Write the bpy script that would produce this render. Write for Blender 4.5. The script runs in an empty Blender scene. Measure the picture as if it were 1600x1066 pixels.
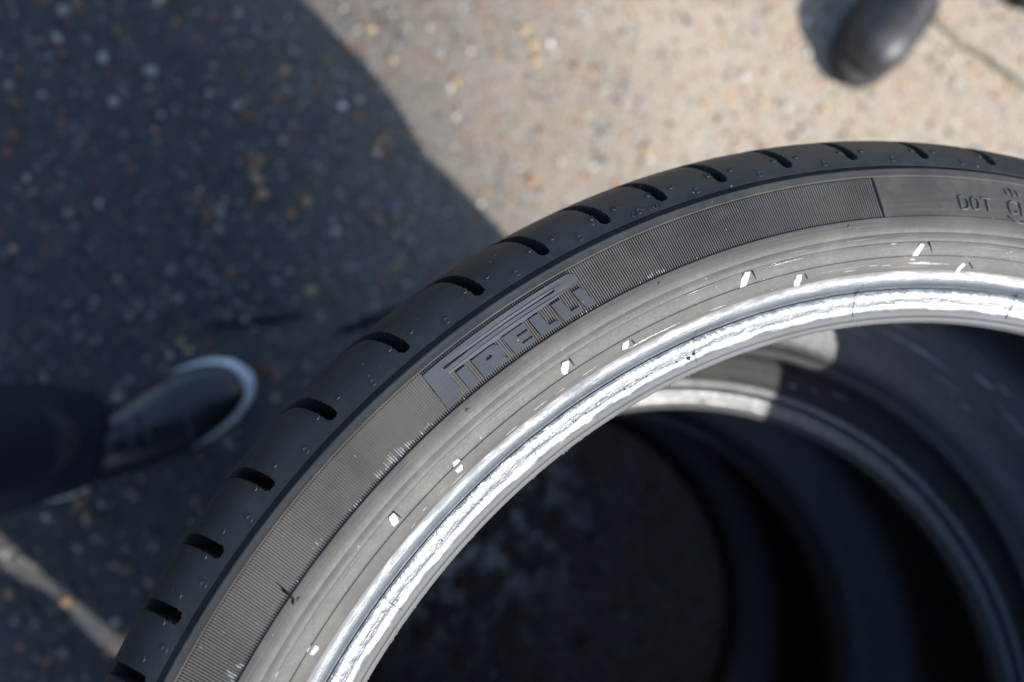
import bpy, bmesh, math, random
import numpy as np
from mathutils import Vector, Matrix
from mathutils.geometry import tessellate_polygon

S = bpy.context.scene
C = S.collection
R = math.radians
rng = random.Random(7)
nrng = np.random.default_rng(7)

W = 0.245                 # height of one tyre lying on its side
W3 = 0.277                # the bottom tyre is a wider one
TOP = 2 * W + W3          # plane of the uppermost sidewall
GK = (0.2636 + TOP) / (0.2636 + 0.735)
def gp(x, y):             # ground positions measured from the photograph, carried to this ground level
    return (-0.2229 + (x + 0.2229) * GK, 0.226 + (y - 0.226) * GK)

# ------------------------------------------------------------------ camera
cam_d = bpy.data.cameras.new('camera')
cam = bpy.data.objects.new('camera', cam_d); C.objects.link(cam)
cam.matrix_world = (Matrix.Translation((-0.2229, 0.2260, TOP + 0.2636)) @
                    Matrix.Rotation(R(3.4536), 4, 'X') @ Matrix.Rotation(R(-11.9352), 4, 'Y'))
cam_d.sensor_width = 36.0
cam_d.lens = 36.0 * 1300 / 1600
cam_d.clip_start = 0.01; cam_d.clip_end = 200
cam_d.dof.use_dof = True
cam_d.dof.focus_distance = 0.278
cam_d.dof.aperture_fstop = cam_d.lens / 5.5
cam_d.dof.aperture_blades = 0
S.camera = cam

# ------------------------------------------------------------------ sky, sun, exposure
SUN_AZ, SUN_EL = R(135.9 + 180), R(43.5)
sdir = Vector((math.cos(SUN_AZ) * math.cos(SUN_EL), math.sin(SUN_AZ) * math.cos(SUN_EL), math.sin(SUN_EL)))
world = bpy.data.worlds.new('World'); S.world = world; world.use_nodes = True
wn = world.node_tree
bg = wn.nodes['Background']
sky = wn.nodes.new('ShaderNodeTexSky'); sky.sky_type = 'NISHITA'; sky.sun_disc = False
sky.ozone_density = 2.5; sky.sun_elevation = SUN_EL; sky.sun_rotation = math.atan2(sdir.x, sdir.y)
wn.links.new(sky.outputs[0], bg.inputs[0]); bg.inputs[1].default_value = 0.15
sl = bpy.data.lights.new('sun', 'SUN'); sl.energy = 4.6; sl.angle = R(0.53); sl.color = (1.0, 0.96, 0.90)
so = bpy.data.objects.new('sun', sl); C.objects.link(so)
so.rotation_euler = sdir.to_track_quat('Z', 'Y').to_euler(); so.location = (2, -2, 3)
S.view_settings.view_transform = 'Standard'; S.view_settings.look = 'None'
S.view_settings.gamma = 1.0; S.view_settings.exposure = 0.62
S.view_settings.use_curve_mapping = False

# ------------------------------------------------------------------ helpers
def tag(o, label=None, cat=None, group=None, kind=None):
    if label: o['label'] = label
    if cat: o['category'] = cat
    if group: o['group'] = group
    if kind: o['kind'] = kind
    return o

def empty(name, loc=(0, 0, 0), rz=0.0):
    o = bpy.data.objects.new(name, None); C.objects.link(o)
    o.location = loc; o.rotation_euler = (0, 0, rz); o.empty_display_size = 0.05
    return o

def mesh_obj(name, verts, faces, mat, parent=None, smooth=True, sharp=None):
    me = bpy.data.meshes.new(name)
    me.from_pydata([tuple(v) for v in verts], [], faces)
    me.materials.append(mat)
    me.polygons.foreach_set('use_smooth', [smooth] * len(me.polygons))
    me.update()
    if sharp is not None: me.set_sharp_from_angle(angle=R(sharp))
    o = bpy.data.objects.new(name, me); C.objects.link(o)
    if parent: o.parent = parent
    return o

def grid_obj(name, V, mat, parent=None, closed=True, sharp=None, flip=False):
    """V: (n_theta, n_profile, 3) array -> quad grid, closed round theta"""
    n, m, _ = V.shape
    i = np.arange(n if closed else n - 1)[:, None]; j = np.arange(m - 1)[None, :]
    i2 = (i + 1) % n
    F = np.stack([i * m + j, i * m + j + 1, i2 * m + j + 1, i2 * m + j], -1).reshape(-1, 4)
    if flip: F = F[:, ::-1]
    me = bpy.data.meshes.new(name)
    me.vertices.add(n * m); me.vertices.foreach_set('co', np.ascontiguousarray(V, dtype=np.float32).ravel())
    k = len(F)
    me.loops.add(4 * k); me.loops.foreach_set('vertex_index', np.ascontiguousarray(F, dtype=np.int32).ravel())
    me.polygons.add(k)
    me.polygons.foreach_set('loop_start', np.arange(0, 4 * k, 4, dtype=np.int32))
    me.polygons.foreach_set('use_smooth', np.ones(k, dtype=bool))
    me.materials.append(mat)
    me.update(calc_edges=True); me.validate()
    if sharp is not None: me.set_sharp_from_angle(angle=R(sharp))
    o = bpy.data.objects.new(name, me); C.objects.link(o)
    if parent: o.parent = parent
    return o

def revolve(prof, thetas):
    prof = np.array(prof); th = np.radians(thetas)
    V = np.empty((len(th), len(prof), 3))
    V[:, :, 0] = np.cos(th)[:, None] * prof[None, :, 0]
    V[:, :, 1] = np.sin(th)[:, None] * prof[None, :, 0]
    V[:, :, 2] = prof[None, :, 1]
    return V

def pt(th, r, z): return (r * math.cos(R(th)), r * math.sin(R(th)), z)

# ------------------------------------------------------------------ materials
class NT:
    def __init__(s, name):
        s.m = bpy.data.materials.new(name); s.m.use_nodes = True
        s.t = s.m.node_tree; s.b = s.t.nodes['Principled BSDF']
    def n(s, typ, **kw):
        nd = s.t.nodes.new(typ)
        for k, v in kw.items():
            if hasattr(nd, k): setattr(nd, k, v)
            else: nd.inputs[k].default_value = v
        return nd
    def l(s, a, b): s.t.links.new(a, b)
    def math(s, op, a, b=None, clamp=False):
        nd = s.n('ShaderNodeMath', operation=op); nd.use_clamp = clamp
        for i, x in enumerate((a, b)):
            if x is None: continue
            if isinstance(x, (int, float)): nd.inputs[i].default_value = x
            else: s.l(x, nd.inputs[i])
        return nd.outputs[0]
    def noise(s, vec, scale, detail=4, rough=0.55):
        nd = s.n('ShaderNodeTexNoise'); nd.inputs['Scale'].default_value = scale
        nd.inputs['Detail'].default_value = detail; nd.inputs['Roughness'].default_value = rough
        if vec is not None: s.l(vec, nd.inputs['Vector'])
        return nd.outputs['Fac']
    def ramp(s, fac, stops):
        nd = s.n('ShaderNodeValToRGB'); cr = nd.color_ramp
        while len(cr.elements) < len(stops): cr.elements.new(0.5)
        for e, (p, c) in zip(cr.elements, stops):
            e.position = p; e.color = (c, c, c, 1) if isinstance(c, (int, float)) else (*c, 1)
        s.l(fac, nd.inputs[0]); return nd.outputs[0]
    def mix(s, fac, a, b):
        nd = s.n('ShaderNodeMix', data_type='RGBA')
        for i, x in ((0, fac), (6, a), (7, b)):
            if isinstance(x, (int, float)): nd.inputs[i].default_value = x
            elif isinstance(x, tuple): nd.inputs[i].default_value = (*x, 1)
            else: s.l(x, nd.inputs[i])
        return nd.outputs[2]
    def bump(s, h, strength, dist, prev=None):
        nd = s.n('ShaderNodeBump'); nd.inputs['Strength'].default_value = strength
        nd.inputs['Distance'].default_value = dist; s.l(h, nd.inputs['Height'])
        if prev is not None: s.l(prev, nd.inputs['Normal'])
        return nd.outputs[0]
    def coords(s): return s.n('ShaderNodeTexCoord').outputs['Object']
    def polar(s, kr, ka):
        """vector (r*kr, angle*ka, z) about the axle, for streaks that run round the tyre"""
        sep = s.n('ShaderNodeSeparateXYZ'); s.l(s.coords(), sep.inputs[0])
        x, y, z = sep.outputs
        r = s.math('SQRT', s.math('ADD', s.math('MULTIPLY', x, x), s.math('MULTIPLY', y, y)))
        a = s.math('ARCTAN2', y, x)
        cmb = s.n('ShaderNodeCombineXYZ')
        s.l(s.math('MULTIPLY', r, kr), cmb.inputs[0]); s.l(s.math('MULTIPLY', a, ka), cmb.inputs[1])
        s.l(s.math('MULTIPLY', z, kr), cmb.inputs[2])
        return cmb.outputs[0], r

def rubber(name, dark, light, rough, rough2, streak=0.5, bump=0.00004, dustcol=None, spec=0.5, speck=True):
    k = NT(name); co = k.coords()
    big = k.noise(co, 28, 5, 0.6); fine = k.noise(co, 900, 3, 0.6)
    pv, r = k.polar(1500, 9); st = k.noise(pv, 1.0, 3, 0.65)
    f = k.math('ADD', k.math('MULTIPLY', big, 1 - streak), k.math('MULTIPLY', st, streak))
    col = k.mix(k.ramp(f, [(0.32, 0.0), (0.68, 1.0)]), dark, light)
    if dustcol:
        d = k.ramp(k.noise(co, 60, 6, 0.7), [(0.48, 0.0), (0.75, 0.7)])
        col = k.mix(d, col, dustcol)
    if speck:
        vo = k.n('ShaderNodeTexVoronoi', feature='F1'); vo.inputs['Scale'].default_value = 330
        k.l(co, vo.inputs['Vector'])
        sp = k.ramp(vo.outputs['Distance'], [(0.05, 1.0), (0.11, 0.0)])
        gate = k.ramp(k.noise(co, 210, 1), [(0.60, 0.0), (0.66, 1.0)])
        col = k.mix(k.math('MULTIPLY', sp, gate), col, (0.42, 0.38, 0.33))
    k.l(col, k.b.inputs['Base Color'])
    rg = k.ramp(k.math('ADD', k.math('MULTIPLY', fine, 0.4), k.math('MULTIPLY', f, 0.6)), [(0.3, rough), (0.7, rough2)])
    k.l(rg, k.b.inputs['Roughness'])
    k.b.inputs['Specular IOR Level'].default_value = spec
    b1 = k.bump(fine, 0.5, bump); b2 = k.bump(st, 0.5, bump * 1.5, b1)
    k.l(b2, k.b.inputs['Normal'])
    return k.m

M_tread = rubber('tread_rubber', (0.008, 0.009, 0.011), (0.022, 0.022, 0.023), 0.40, 0.60, 0.35, 0.00006, (0.045, 0.042, 0.04))
M_side = rubber('sidewall_rubber', (0.044, 0.041, 0.037), (0.090, 0.082, 0.071), 0.48, 0.68, 0.6, 0.00006, (0.125, 0.113, 0.097), 0.42)
M_rib = rubber('ribbed_rubber', (0.095, 0.086, 0.075), (0.16, 0.145, 0.127), 0.55, 0.7, 0.2, 0.00004, (0.18, 0.163, 0.14))
M_letter = rubber('lettering_rubber', (0.062, 0.064, 0.070), (0.098, 0.099, 0.103), 0.42, 0.55, 0.3, 0.00003, (0.125, 0.118, 0.11))

def bead_material(name='bead_rubber', tone=1.0, gloss=0.72):
    k = NT(name); co = k.coords()
    pv, r = k.polar(1800, 5); st = k.noise(pv, 1.0, 4, 0.7)
    pv2, _ = k.polar(420, 26); blot = k.noise(pv2, 1.0, 5, 0.6)
    big = k.noise(co, 45, 5, 0.6); fine = k.noise(co, 800, 3, 0.6); mid = k.noise(co, 210, 4, 0.6); patch = k.noise(co, 34, 4, 0.6)
    col = k.mix(k.ramp(k.math('ADD', k.math('MULTIPLY', st, .5), k.math('MULTIPLY', big, .5)), [(0.35, 0.0), (0.65, 1.0)]), tuple(c * tone for c in (0.046, 0.055, 0.064)), tuple(c * tone for c in (0.100, 0.114, 0.128)))  # base tinted blue, sky reflection put into the colour
    def rng_(a, b, src):
        m = k.n('ShaderNodeMapRange'); m.interpolation_type = 'SMOOTHSTEP'
        m.inputs[1].default_value = a; m.inputs[2].default_value = b; k.l(src, m.inputs[0]); return m.outputs[0]
    rj = k.math('ADD', r, k.math('MULTIPLY', k.math('SUBTRACT', blot, 0.5), 0.0045))
    # pressed-in fabric texture just inside the heel groove, fading out towards the toe
    fab = k.math('MULTIPLY', rng_(0.2568, 0.2598, rj), k.math('LESS_THAN', r, 0.26256))
    col = k.mix(k.math('MULTIPLY', fab, k.ramp(mid, [(0.40, 0.0), (0.66, 0.6)])), col, tuple(c * tone for c in (0.20, 0.225, 0.25)))  # pale bluish flecks put the band's sparkle into the colour
    toe = rng_(0.2548, 0.2535, r)
    col = k.mix(k.math('MULTIPLY', toe, 0.5), col, tuple(c * tone for c in (0.135, 0.125, 0.11)))
    k.l(col, k.b.inputs['Base Color'])
    base = k.ramp(k.math('ADD', k.math('MULTIPLY', fine, 0.3), k.math('MULTIPLY', k.math('ADD', patch, blot), 0.35)), [(0.34, 0.20), (0.66, 0.44)])
    edge = rng_(0.2664, 0.2692, rj)
    lip = rng_(0.2560, 0.2545, rj)
    k.l(k.mix(k.math('MAXIMUM', edge, k.math('MULTIPLY', lip, 0.9)), base, (0.62, 0.62, 0.62)), k.b.inputs['Roughness'])
    k.l(k.math('MULTIPLY', gloss, k.math('SUBTRACT', 1.0, k.math('MULTIPLY', lip, 0.55))), k.b.inputs['Specular IOR Level'])
    k.l(k.math('MULTIPLY', k.math('SUBTRACT', 1.0, k.math('MAXIMUM', lip, edge)), 0.14), k.b.inputs['Coat Weight']); k.b.inputs['Coat Roughness'].default_value = 0.22
    h = k.math('MULTIPLY', k.math('ADD', mid, k.math('MULTIPLY', fine, 0.10)), k.math('ADD', k.math('MULTIPLY', fab, 1.0), 0.05))
    b1 = k.bump(h, 1.0, 0.00054); b2 = k.bump(st, 0.5, 0.00010, b1); b2 = k.bump(blot, 0.7, 0.00024, b2)
    k.l(b2, k.b.inputs['Normal'])
    return k.m
M_bead = bead_material()
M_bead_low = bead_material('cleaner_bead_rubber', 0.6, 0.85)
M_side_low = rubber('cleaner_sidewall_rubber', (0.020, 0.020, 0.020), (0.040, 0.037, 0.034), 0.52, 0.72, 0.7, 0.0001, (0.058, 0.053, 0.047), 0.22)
M_liner = rubber('liner_rubber', (0.014, 0.014, 0.015), (0.034, 0.034, 0.035), 0.18, 0.38, 0.7, 0.0006, None, 0.9, False)

def plain(name, c1, c2, scale, rough=0.6, bump=0.0, spec=0.5, metallic=0.0):
    k = NT(name); co = k.coords(); f = k.noise(co, scale, 5, 0.6)
    k.l(k.mix(k.ramp(f, [(0.35, 0.0), (0.65, 1.0)]), c1, c2), k.b.inputs['Base Color'])
    k.b.inputs['Roughness'].default_value = rough; k.b.inputs['Specular IOR Level'].default_value = spec
    if bump: k.l(k.bump(f, 0.6, bump), k.b.inputs['Normal'])
    return k.m
M_pale = plain('worn_pale_rubber', (0.36, 0.33, 0.28), (0.66, 0.63, 0.57), 700, 0.7, 0.0001)
M_scuff = plain('scuffed_rubber', (0.24, 0.24, 0.235), (0.50, 0.50, 0.49), 900, 0.6, 0.0001)
M_dark_slot_shade = plain('dark_rubber_slot_shade', (0.006, 0.006, 0.006), (0.012, 0.012, 0.012), 300, 0.9, 0, 0.1)
M_crumb = plain('loose_rubber_crumb', (0.02, 0.02, 0.022), (0.05, 0.05, 0.05), 600, 0.5)
M_mark = plain('mould_mark_rubber', (0.028, 0.027, 0.026), (0.055, 0.052, 0.05), 500, 0.5)

# ------------------------------------------------------------------ ground
def ground_material():
    k = NT('weathered_concrete'); co = k.coords()
    sep = k.n('ShaderNodeSeparateXYZ'); k.l(co, sep.inputs[0])
    big = k.noise(co, 3.0, 6, 0.6); mid = k.noise(co, 38, 6, 0.65); fine = k.noise(co, 320, 5, 0.7)
    # the paving is darker, tar stained, towards -x and clean pale concrete towards +x
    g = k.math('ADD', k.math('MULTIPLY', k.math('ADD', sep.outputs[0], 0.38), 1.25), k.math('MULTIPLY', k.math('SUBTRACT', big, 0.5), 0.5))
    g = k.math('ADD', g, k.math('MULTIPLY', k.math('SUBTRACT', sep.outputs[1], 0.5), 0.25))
    base = k.ramp(g, [(0.0, (0.043, 0.049, 0.058)), (0.36, (0.165, 0.152, 0.134)), (0.80, (0.405, 0.355, 0.283))])  # dark end tinted blue: the stack's bluish shade put into the colour
    col = k.mix(k.ramp(mid, [(0.3, 0.0), (0.75, 0.6)]), base, k.mix(0.22, base, (0.42, 0.36, 0.28)))
    vo = k.n('ShaderNodeTexVoronoi', feature='F1'); vo.inputs['Scale'].default_value = 175; k.l(co, vo.inputs['Vector'])
    vs = k.n('ShaderNodeSeparateColor'); k.l(vo.outputs['Color'], vs.inputs[0])
    stone = k.ramp(vs.outputs[0], [(0.0, (0.25, 0.24, 0.24)), (0.3, (0.62, 0.56, 0.47)), (0.52, (0.95, 0.83, 0.66)), (0.72, (1.15, 0.78, 0.46)), (0.84, (0.85, 0.42, 0.25)), (0.93, (1.4, 1.33, 1.2))])
    mul = k.n('ShaderNodeMix', data_type='RGBA', blend_type='MULTIPLY'); mul.inputs[0].default_value = 1.0
    k.l(col, mul.inputs[6]); k.l(stone, mul.inputs[7])
    cellm = k.math('MULTIPLY', k.ramp(vo.outputs['Distance'], [(0.38, 1.0), (0.62, 0.0)]), k.ramp(vs.outputs[1], [(0.3, 0.0), (0.55, 0.85)]))
    col = k.mix(cellm, col, mul.outputs[2])
    col = k.mix(k.ramp(fine, [(0.35, 0.45), (0.6, 0.0)]), col, k.mix(0.6, col, (0.03, 0.03, 0.03)))
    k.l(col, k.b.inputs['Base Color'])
    # damp spots left where rain ran down inside the stack
    d2 = k.math('ADD', k.math('MULTIPLY', sep.outputs[0], sep.outputs[0]), k.math('MULTIPLY', sep.outputs[1], sep.outputs[1]))
    damp = k.math('MULTIPLY', k.math('LESS_THAN', d2, 0.07), k.ramp(k.noise(co, 26, 5, 0.65), [(0.44, 0.0), (0.54, 1.0)]))
    dry = k.math('SUBTRACT', 1.0, k.math('MULTIPLY', damp, 0.8))
    k.l(k.mix(damp, (0.88, 0.88, 0.88), (0.20, 0.20, 0.20)), k.b.inputs['Roughness'])
    k.l(k.math('ADD', 0.25, k.math('MULTIPLY', damp, 0.75)), k.b.inputs['Specular IOR Level'])
    b = k.bump(k.math('MULTIPLY', mid, dry), 0.6, 0.003); b = k.bump(k.math('MULTIPLY', fine, dry), 0.7, 0.0012, b)
    k.l(b, k.b.inputs['Normal'])
    return k.m
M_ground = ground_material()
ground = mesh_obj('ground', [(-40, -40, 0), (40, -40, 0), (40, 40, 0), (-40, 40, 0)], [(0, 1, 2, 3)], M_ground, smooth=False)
tag(ground, kind='structure')
tag(ground, 'weathered concrete yard ground, tar stained on one side', 'ground')

def blob_dirs():
    t = (1 + 5 ** .5) / 2
    v = np.array([(-1, t, 0), (1, t, 0), (-1, -t, 0), (1, -t, 0), (0, -1, t), (0, 1, t), (0, -1, -t), (0, 1, -t), (t, 0, -1), (t, 0, 1), (-t, 0, -1), (-t, 0, 1)], float)
    v /= np.linalg.norm(v[0])
    f = np.array([(0, 11, 5), (0, 5, 1), (0, 1, 7), (0, 7, 10), (0, 10, 11), (1, 5, 9), (5, 11, 4), (11, 10, 2), (10, 7, 6), (7, 1, 8), (3, 9, 4), (3, 4, 2), (3, 2, 6), (3, 6, 8), (3, 8, 9), (4, 9, 5), (2, 4, 11), (6, 2, 10), (8, 6, 7), (9, 8, 1)])
    return v, f

def pebbles():
    v0, f0 = blob_dirs()
    n = 21000
    x = nrng.uniform(-0.95, 1.15, n); y = nrng.uniform(-0.45, 1.2, n)
    s = np.exp(nrng.normal(math.log(0.0027), 0.42, n)); s = np.clip(s, 0.0010, 0.0065)
    V = np.empty((n, 12, 3)); sc = nrng.uniform(0.65, 1.35, (n, 3)); sc[:, 2] *= 0.55
    ang = nrng.uniform(0, 6.28, n); ca, sa = np.cos(ang), np.sin(ang)
    jit = 1 + nrng.normal(0, 0.12, (n, 12, 1))
    P = v0[None] * sc[:, None, :] * s[:, None, None] * jit
    V[:, :, 0] = P[:, :, 0] * ca[:, None] - P[:, :, 1] * sa[:, None] + x[:, None]
    V[:, :, 1] = P[:, :, 0] * sa[:, None] + P[:, :, 1] * ca[:, None] + y[:, None]
    V[:, :, 2] = P[:, :, 2] + s[:, None] * 0.12
    F = (f0[None] + 12 * np.arange(n)[:, None, None]).reshape(-1, 3)
    me = bpy.data.meshes.new('pebbles')
    me.vertices.add(n * 12); me.vertices.foreach_set('co', V.astype(np.float32).ravel())
    me.loops.add(F.size); me.loops.foreach_set('vertex_index', F.astype(np.int32).ravel())
    me.polygons.add(len(F)); me.polygons.foreach_set('loop_start', np.arange(0, F.size, 3, dtype=np.int32))
    me.polygons.foreach_set('use_smooth', np.ones(len(F), dtype=bool))
    me.update(calc_edges=True)
    pal = np.array([(.22, .205, .185), (.36, .32, .26), (.50, .47, .41), (.56, .31, .13), (.46, .19, .085), (.62, .43, .21), (.13, .125, .125), (.72, .69, .63), (.38, .17, .12), (.30, .30, .33)])
    idx = nrng.choice(len(pal), n, p=[.2, .18, .14, .08, .055, .07, .10, .05, .065, .06])
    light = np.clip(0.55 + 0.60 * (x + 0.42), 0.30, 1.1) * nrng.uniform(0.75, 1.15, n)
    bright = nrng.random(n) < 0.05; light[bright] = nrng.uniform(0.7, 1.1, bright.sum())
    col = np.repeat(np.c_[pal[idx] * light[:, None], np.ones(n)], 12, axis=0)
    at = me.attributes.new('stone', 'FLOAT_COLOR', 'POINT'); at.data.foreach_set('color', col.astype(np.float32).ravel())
    k = NT('pebble_stone'); a = k.n('ShaderNodeAttribute', attribute_name='stone')
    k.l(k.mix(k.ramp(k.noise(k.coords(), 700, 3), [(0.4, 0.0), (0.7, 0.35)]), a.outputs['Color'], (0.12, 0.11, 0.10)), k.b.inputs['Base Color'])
    k.b.inputs['Roughness'].default_value = 0.7; k.b.inputs['Specular IOR Level'].default_value = 0.35
    me.materials.append(k.m)
    o = bpy.data.objects.new('pebbles', me); C.objects.link(o)
    tag(o, 'small rounded pebbles of mixed colours set in the concrete ground', 'pebbles', kind='stuff')
pebbles()

def ribbon(name, pts, w, mat, z=0.004, h=0.0, parent=None, seed=1):
    """ragged narrow strip lying on the ground along a polyline"""
    q = random.Random(seed); P = []
    pts = [gp(*p) for p in pts]
    for a, b in zip(pts[:-1], pts[1:]):
        n = max(2, int((Vector(b) - Vector(a)).length / 0.006))
        for i in range(n): P.append(Vector(a).lerp(Vector(b), i / n))
    P.append(Vector(pts[-1]))
    V, F = [], []
    for i, p in enumerate(P):
        d = (P[min(i + 1, len(P) - 1)] - P[max(i - 1, 0)]).normalized(); nn = Vector((-d.y, d.x))
        e = min(1, i / 3, (len(P) - 1 - i) / 3)
        a = w * q.uniform(.5, 1.3) * e; b = w * q.uniform(.5, 1.3) * e; j = nn * q.uniform(-.3, .3) * w
        for u, zz in ((-1.0, z - .003), (-.5, z + h * .7), (0, z + h), (.5, z + h * .7), (1.0, z - .003)):
            c = p + j + nn * (u * (a if u < 0 else b)); V.append((c.x, c.y, zz))
    for i in range(len(P) - 1):
        for t in range(4): F.append((i * 5 + t, i * 5 + t + 1, i * 5 + 6 + t, i * 5 + 5 + t))
    return mesh_obj(name, V, F, mat, parent)
M_joint = plain('joint_grit', (0.10, 0.10, 0.075), (0.20, 0.19, 0.14), 160, 0.95, 0.001, 0.1)
M_moss = plain('moss', (0.10, 0.115, 0.05), (0.20, 0.20, 0.11), 260, 0.95, 0.002, 0.1)
M_crack = plain('crack_tar', (0.008, 0.008, 0.009), (0.02, 0.02, 0.02), 120, 0.9, 0.001, 0.1)
jl = [(0.585, 0.752), (0.645, 0.708), (0.697, 0.684), (0.749, 0.655), (0.90, 0.565), (1.1, 0.45)]
ribbon('paving_joint', jl, 0.006, M_joint, 0.0022, 0.0004, ground, 3)
ribbon('ground_crack', [(-0.372, 0.303), (-0.314, 0.308), (-0.255, 0.318)], 0.004, M_crack, 0.003, 0.0003, ground, 5)
ribbon('ground_crack', [(-0.225, 0.296), (-0.18, 0.31), (-0.13, 0.328)], 0.006, M_crack, 0.003, 0.0003, ground, 6)

def moss():
    v0, f0 = blob_dirs(); V, F = [], []
    q = random.Random(4)
    gl = [gp(*p) for p in jl]
    for a, b in zip(gl[:-1], gl[1:]):
        n = int(math.dist(a, b) / 0.0022)
        for i in range(n):
            t = i / n
            dens = 0.10 + 0.35 * (math.sin(9 * (a[0] + t * (b[0] - a[0])) * 6) > -0.2)
            if q.random() > dens: continue
            x = a[0] + t * (b[0] - a[0]) + q.gauss(0, .0035); y = a[1] + t * (b[1] - a[1]) + q.gauss(0, .0035)
            s = q.uniform(.0015, .0038); o = len(V)
            for p in v0: V.append((x + p[0] * s * q.uniform(.7, 1.3), y + p[1] * s * q.uniform(.7, 1.3), .004 + p[2] * s * .7))
            for f in f0: F.append(tuple(int(c) + o for c in f))
    o = mesh_obj('moss', V, F, M_moss)
    tag(o, 'line of low green moss growing in the paving joint beside the grey boot', 'moss', kind='stuff')
moss()

# ------------------------------------------------------------------ tyre
def zs(r):                      # upper surface of the sidewall band carrying ribs and lettering
    return -0.0044 * max(0.0, r - 0.288) / (0.3042 - 0.288)

SLOTS = [84.81, 90.27, 95.91, 100.90, 105.84, 110.30, 114.47, 119.05, 123.91, 129.68, 135.46, 140.73, 145.30, 149.42, 153.25]
allslots = list(SLOTS); a_ = 153.25
while a_ + 9 < 84.81 + 360:
    a_ += rng.choice((4.2, 4.9, 5.6)); allslots.append(a_)
TH_FINE = np.concatenate([np.arange(78, 158, 0.085), np.arange(158, 438, 0.28)])
TH_MID = np.concatenate([np.arange(78, 158, 0.4), np.arange(158, 438, 1.0)])

def spline(pts, step):
    """Catmull-Rom resample of (r,z) points at about `step`"""
    P = [np.array(p) for p in pts]; P = [2 * P[0] - P[1]] + P + [2 * P[-1] - P[-2]]; out = []
    for i in range(1, len(P) - 2):
        n = max(1, int(np.linalg.norm(P[i + 1] - P[i]) / step))
        for k in range(n):
            t = k / n
            out.append(0.5 * (2 * P[i] + (P[i + 1] - P[i - 1]) * t + (2 * P[i - 1] - 5 * P[i] + 4 * P[i + 1] - P[i + 2]) * t * t + (3 * P[i] - P[i - 1] - 3 * P[i + 1] + P[i + 2]) * t ** 3))
    out.append(P[-2]); return np.array(out)

THK = 0.2446                    # overall thickness of a tyre
def build_tread(parent):
    up = spline([(0.3091, -0.0078), (0.3120, -0.0093), (0.3155, -0.0120), (0.3190, -0.0160), (0.3222, -0.0215), (0.3243, -0.0285), (0.3255, -0.037), (0.3264, -0.050), (0.3270, -0.062)], 0.0006)
    crown = [(0.3274, -0.075), (0.3276, -0.0805), (0.3215, -0.0815), (0.3215, -0.0885), (0.3279, -0.0895), (0.3283, -0.105), (0.3284, -0.1180), (0.3222, -0.1190)]
    half = np.vstack([up, crown])
    low = half[::-1].copy(); low[:, 1] = -THK - low[:, 1]
    lowk = [i for i in range(len(low)) if i < 9 or i % 3 == 0 or i == len(low) - 1]
    prof = np.vstack([half, low[lowk]])
    V = revolve(prof, TH_FINE)
    # sipe slots pressed into both shoulders
    d = np.gradient(prof, axis=0); nrm = np.c_[-d[:, 1], d[:, 0]]; nrm /= np.linalg.norm(nrm, axis=1)[:, None] + 1e-12
    # make normals point out of the rubber
    if nrm[3, 1] < 0: nrm = -nrm
    seg = np.r_[0, np.cumsum(np.linalg.norm(np.diff(prof, axis=0), axis=1))]
    nu = len(up); s_up = seg[:nu]
    s0 = np.interp(0.3138, up[:, 0], s_up); s_end = s_up[-1] + 0.012
    dep = np.zeros((len(TH_FINE), len(prof)))
    th = TH_FINE
    def press(rows, s, r, sign):
        for c in allslots:
            dth = (th - c - (0.28 if sign > 0 else 2.4) + 180) % 360 - 180
            near = np.abs(dth) < 3.2
            t = np.radians(dth[near])[:, None] * r[None, :] - 0.0038 * np.clip((s - s0) / 0.016, 0, 3)[None, :] ** 1.35
            along = np.where(s < s0, s0 - s, np.where(s > s_end, s - s_end, 0))[None, :]
            dist = np.hypot(t, along)
            wdt = 0.00175
            m = np.clip((wdt + 0.00028 - dist) / 0.00056, 0, 1); m = m * m * (3 - 2 * m)
            sub = dep[np.ix_(near, rows)]
            dep[np.ix_(near, rows)] = np.maximum(sub, 0.0088 * m)
    rows = np.arange(nu + 1)
    press(rows, seg[rows], prof[rows, 0], 1)
    n = len(prof); rev = np.arange(n - 1, len(half) + 6, -1)
    seg2 = seg[-1] - seg
    press(rev, seg2[rev], prof[rev, 0], -1)
    rr = prof[None, :, 0] - dep * nrm[None, :, 0]; zz = prof[None, :, 1] - dep * nrm[None, :, 1]
    t = np.radians(th)[:, None]
    V[:, :, 0] = np.cos(t) * rr; V[:, :, 1] = np.sin(t) * rr; V[:, :, 2] = zz
    ob = grid_obj('tread', V, M_tread, parent, sharp=50)
    ob.data.materials.append(M_dark_slot_shade)  # deep slot faces coloured near black, standing in for the shade inside
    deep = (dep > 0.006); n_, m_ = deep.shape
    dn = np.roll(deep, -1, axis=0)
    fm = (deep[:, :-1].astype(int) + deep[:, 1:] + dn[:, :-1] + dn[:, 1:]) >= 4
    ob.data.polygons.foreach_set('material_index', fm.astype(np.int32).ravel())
    return ob

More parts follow.
